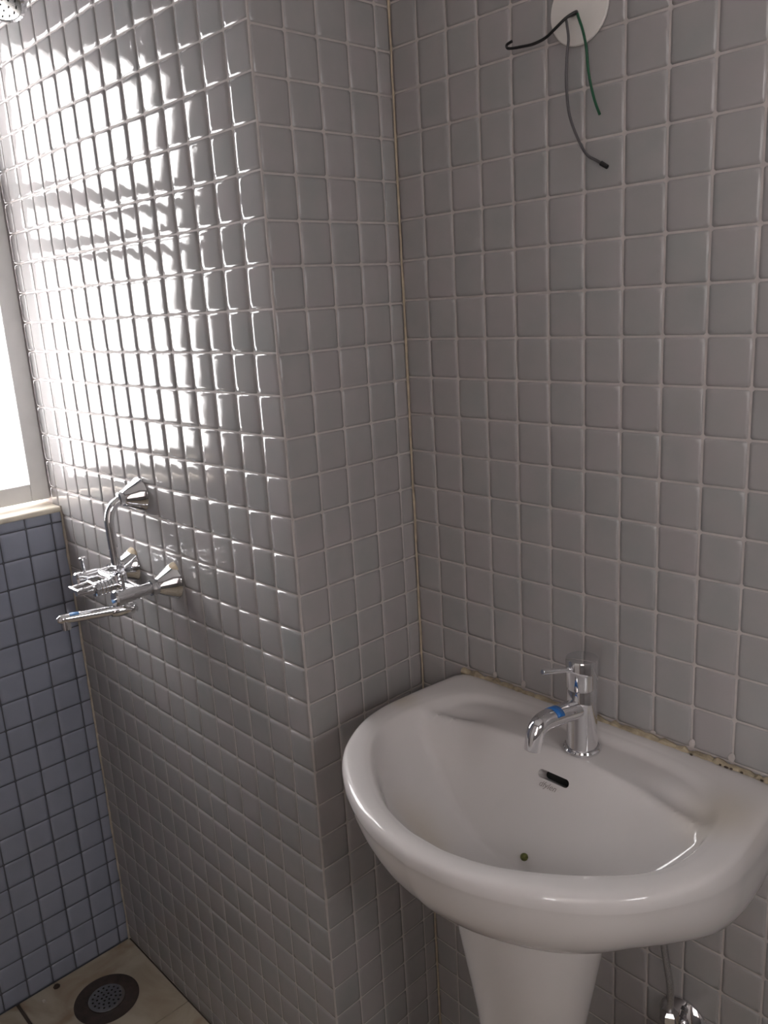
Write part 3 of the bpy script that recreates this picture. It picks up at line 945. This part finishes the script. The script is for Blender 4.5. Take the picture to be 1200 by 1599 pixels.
# swivel spout
h0 = c0 + Vector((0.004, 0.002, -0.047))
m = MB(O3)
m.lathe(c0 + Vector((0.002, 0, -0.038)), (0, 0, 1), [(0.0085, 0), (0.0085, 0.014)], 20)
e0, e1 = h0 + Vector((0.006, 0.020, 0.0)), h0 + Vector((-0.006, -0.022, 0.0))
m.tube([e0, e0.lerp(e1, .06), e0.lerp(e1, .2), e0.lerp(e1, .8), e1], [0.005, 0.0085, 0.0105, 0.0105, 0.0085], 20)
sw = m.build("spout_hub", M_CHROME, mx)
m = MB(O3)
q0, q1 = h0 + Vector((-0.003, -0.012, 0.002)), h0 + Vector((-0.026, -0.100, 0.006))
m.tube([q0, q0.lerp(q1, .5), q0.lerp(q1, .9), q1, q1 + Vector((-0.001, -0.005, -0.001))], [0.0088, 0.0084, 0.0080, 0.0075, 0.004], 20)
m.lathe(q0.lerp(q1, .92) + Vector((0, 0, -0.002)), (0, 0, -1), [(0.0072, 0), (0.0078, 0.008), (0.0078, 0.016), (0.0062, 0.0165)], 20)
sp_ = m.build("swivel_spout", M_CHROME, mx)
m = MB(O3)
ta, tb = q0.lerp(q1, .68), q0.lerp(q1, .84)
ax = (tb - ta).normalized(); upv = (Vector((0, 0, 1)) - ax * ax.z).normalized(); sd = ax.cross(upv)
ra, rb = [], []
for k in range(13):
    a = math.radians(-10 + 150 * k / 12)
    off = sd * math.cos(a) + upv * math.sin(a)
    ra.append(ta + off * 0.00845); rb.append(tb + off * 0.00835)
m.add(ra + rb, [(k, k + 1, 14 + k, 13 + k) for k in range(12)])
tq = m.build("tape", M_TAPE_L, sp_)
sm = tq.modifiers.new("thickness", 'SOLIDIFY'); sm.thickness = 0.0003; sm.offset = 0
tq["label"] = "pale blue tape on top of the spout"

# ------------------------------------------------------------------ overhead shower, top left
SH = Vector((-0.405, -0.349, 1.818))
sh = empty("overhead_shower", (SH.x, DY, 1.88))
tag(sh, "round chrome overhead shower head at the top edge by the window", "shower head")
O4 = sh.location
axh = Vector((0.10, -0.25, -1.0)).normalized()
axh = Vector((0.30, -0.50, -0.80)).normalized()
m = MB(O4); m.lathe(SH, -axh, [(0.034, -0.002), (0.0385, 0.0), (0.0395, 0.004), (0.0375, 0.010), (0.026, 0.020), (0.014, 0.030), (0.011, 0.042), (0.009, 0.046)], 40, cap0=False); m.build("shell", M_CHROME, sh)
m = MB(O4); m.lathe(SH - axh * 0.002, axh, [(0.0345, 0.0), (0.0345, 0.003), (0.031, 0.0042), (0.012, 0.0052), (0.003, 0.0053)], 40); fpl = m.build("face_plate", M_CHROME_D, sh)
t1 = axh.orthogonal().normalized(); t2 = axh.cross(t1)
for rr, cnt in ((0.009, 6), (0.018, 10), (0.027, 16)):
    for k in range(cnt):
        a = 2 * math.pi * k / cnt
        m = MB(O4); m.lathe(SH + axh * 0.002 + (t1 * math.cos(a) + t2 * math.sin(a)) * rr, axh, [(0.0011, 0), (0.0010, 0.002), (0.0004, 0.0024)], 8); m.build("nozzle", M_BLACK, fpl)
a0 = SH - axh * 0.044
m = MB(O4); m.tube(spline([a0, a0 - axh * 0.015, Vector((SH.x - 0.012, DY - 0.07, 1.885)), Vector((SH.x - 0.015, DY - 0.01, 1.890))], 8), 0.0085, 16); m.build("arm", M_CHROME, sh)
m = MB(O4); m.lathe((SH.x - 0.015, DY, 1.890), (0, -1, 0), CONE, 32); m.build("wall_flange", M_CHROME, sh, smooth=30)

# ------------------------------------------------------------------ floor drain and crumbs
dr = empty("floor_drain", DRAIN)
tag(dr, "round floor drain with perforated metal grate in the shower corner", "floor drain")
m = MB(DRAIN); m.lathe(DRAIN, (0, 0, 1), [(0.066, 0.0), (0.066, 0.0012), (0.063, 0.0020), (0.050, 0.0014), (0.040, 0.0008), (0.037, 0.0004)], 56); m.build("rim", M_RUST, dr, smooth=25)
m = MB(DRAIN); m.lathe(DRAIN, (0, 0, 1), [(0.0375, 0.0006), (0.0372, 0.0030), (0.033, 0.0042), (0.012, 0.0050), (0.002, 0.0051)], 48)
gr = m.build("grate", M_CHROME_D, dr, smooth=30)
cut = MB()
for rr, cnt in ((0.0, 1), (0.0095, 6), (0.019, 11), (0.028, 16)):
    for k in range(cnt):
        a = 2 * math.pi * k / cnt + rr * 20
        cut.lathe((rr * math.cos(a), rr * math.sin(a), -0.01), (0, 0, 1), [(0.0023, 0), (0.0023, 0.02)], 8)
cutter = cut.build("cutter", M_DARK, None, smooth=None)
cutter.parent = dr
boolean_apply(gr, cutter)
m = MB(DRAIN); m.lathe(DRAIN, (0, 0, 1), [(0.036, 0.0004), (0.036, 0.0009)], 32); m.build("sump", M_DARK, dr)
m = MB((-0.750, -0.408, 0)); m.lathe((-0.750, -0.408, 0), (0, 0, 1), [(0.004, 0), (0.0075, 0.002), (0.006, 0.005), (0.002, 0.0065)], 7)
o = m.build("crumb", M_CRUMB); o.location = (-0.750, -0.408, 0)
tag(o, "small dark brown crumb on the floor beside the window wall", "debris")
m = MB((-0.734, -0.443, 0)); m.box((-0.738, -0.446, 0), (-0.730, -0.440, 0.002))
o = m.build("plaster_chip", M_CHIP, smooth=None); o.location = (-0.734, -0.443, 0); bevel(o, 0.0008)
tag(o, "tiny pale plaster chip on the floor near the drain", "debris")

bpy.context.view_layer.update()
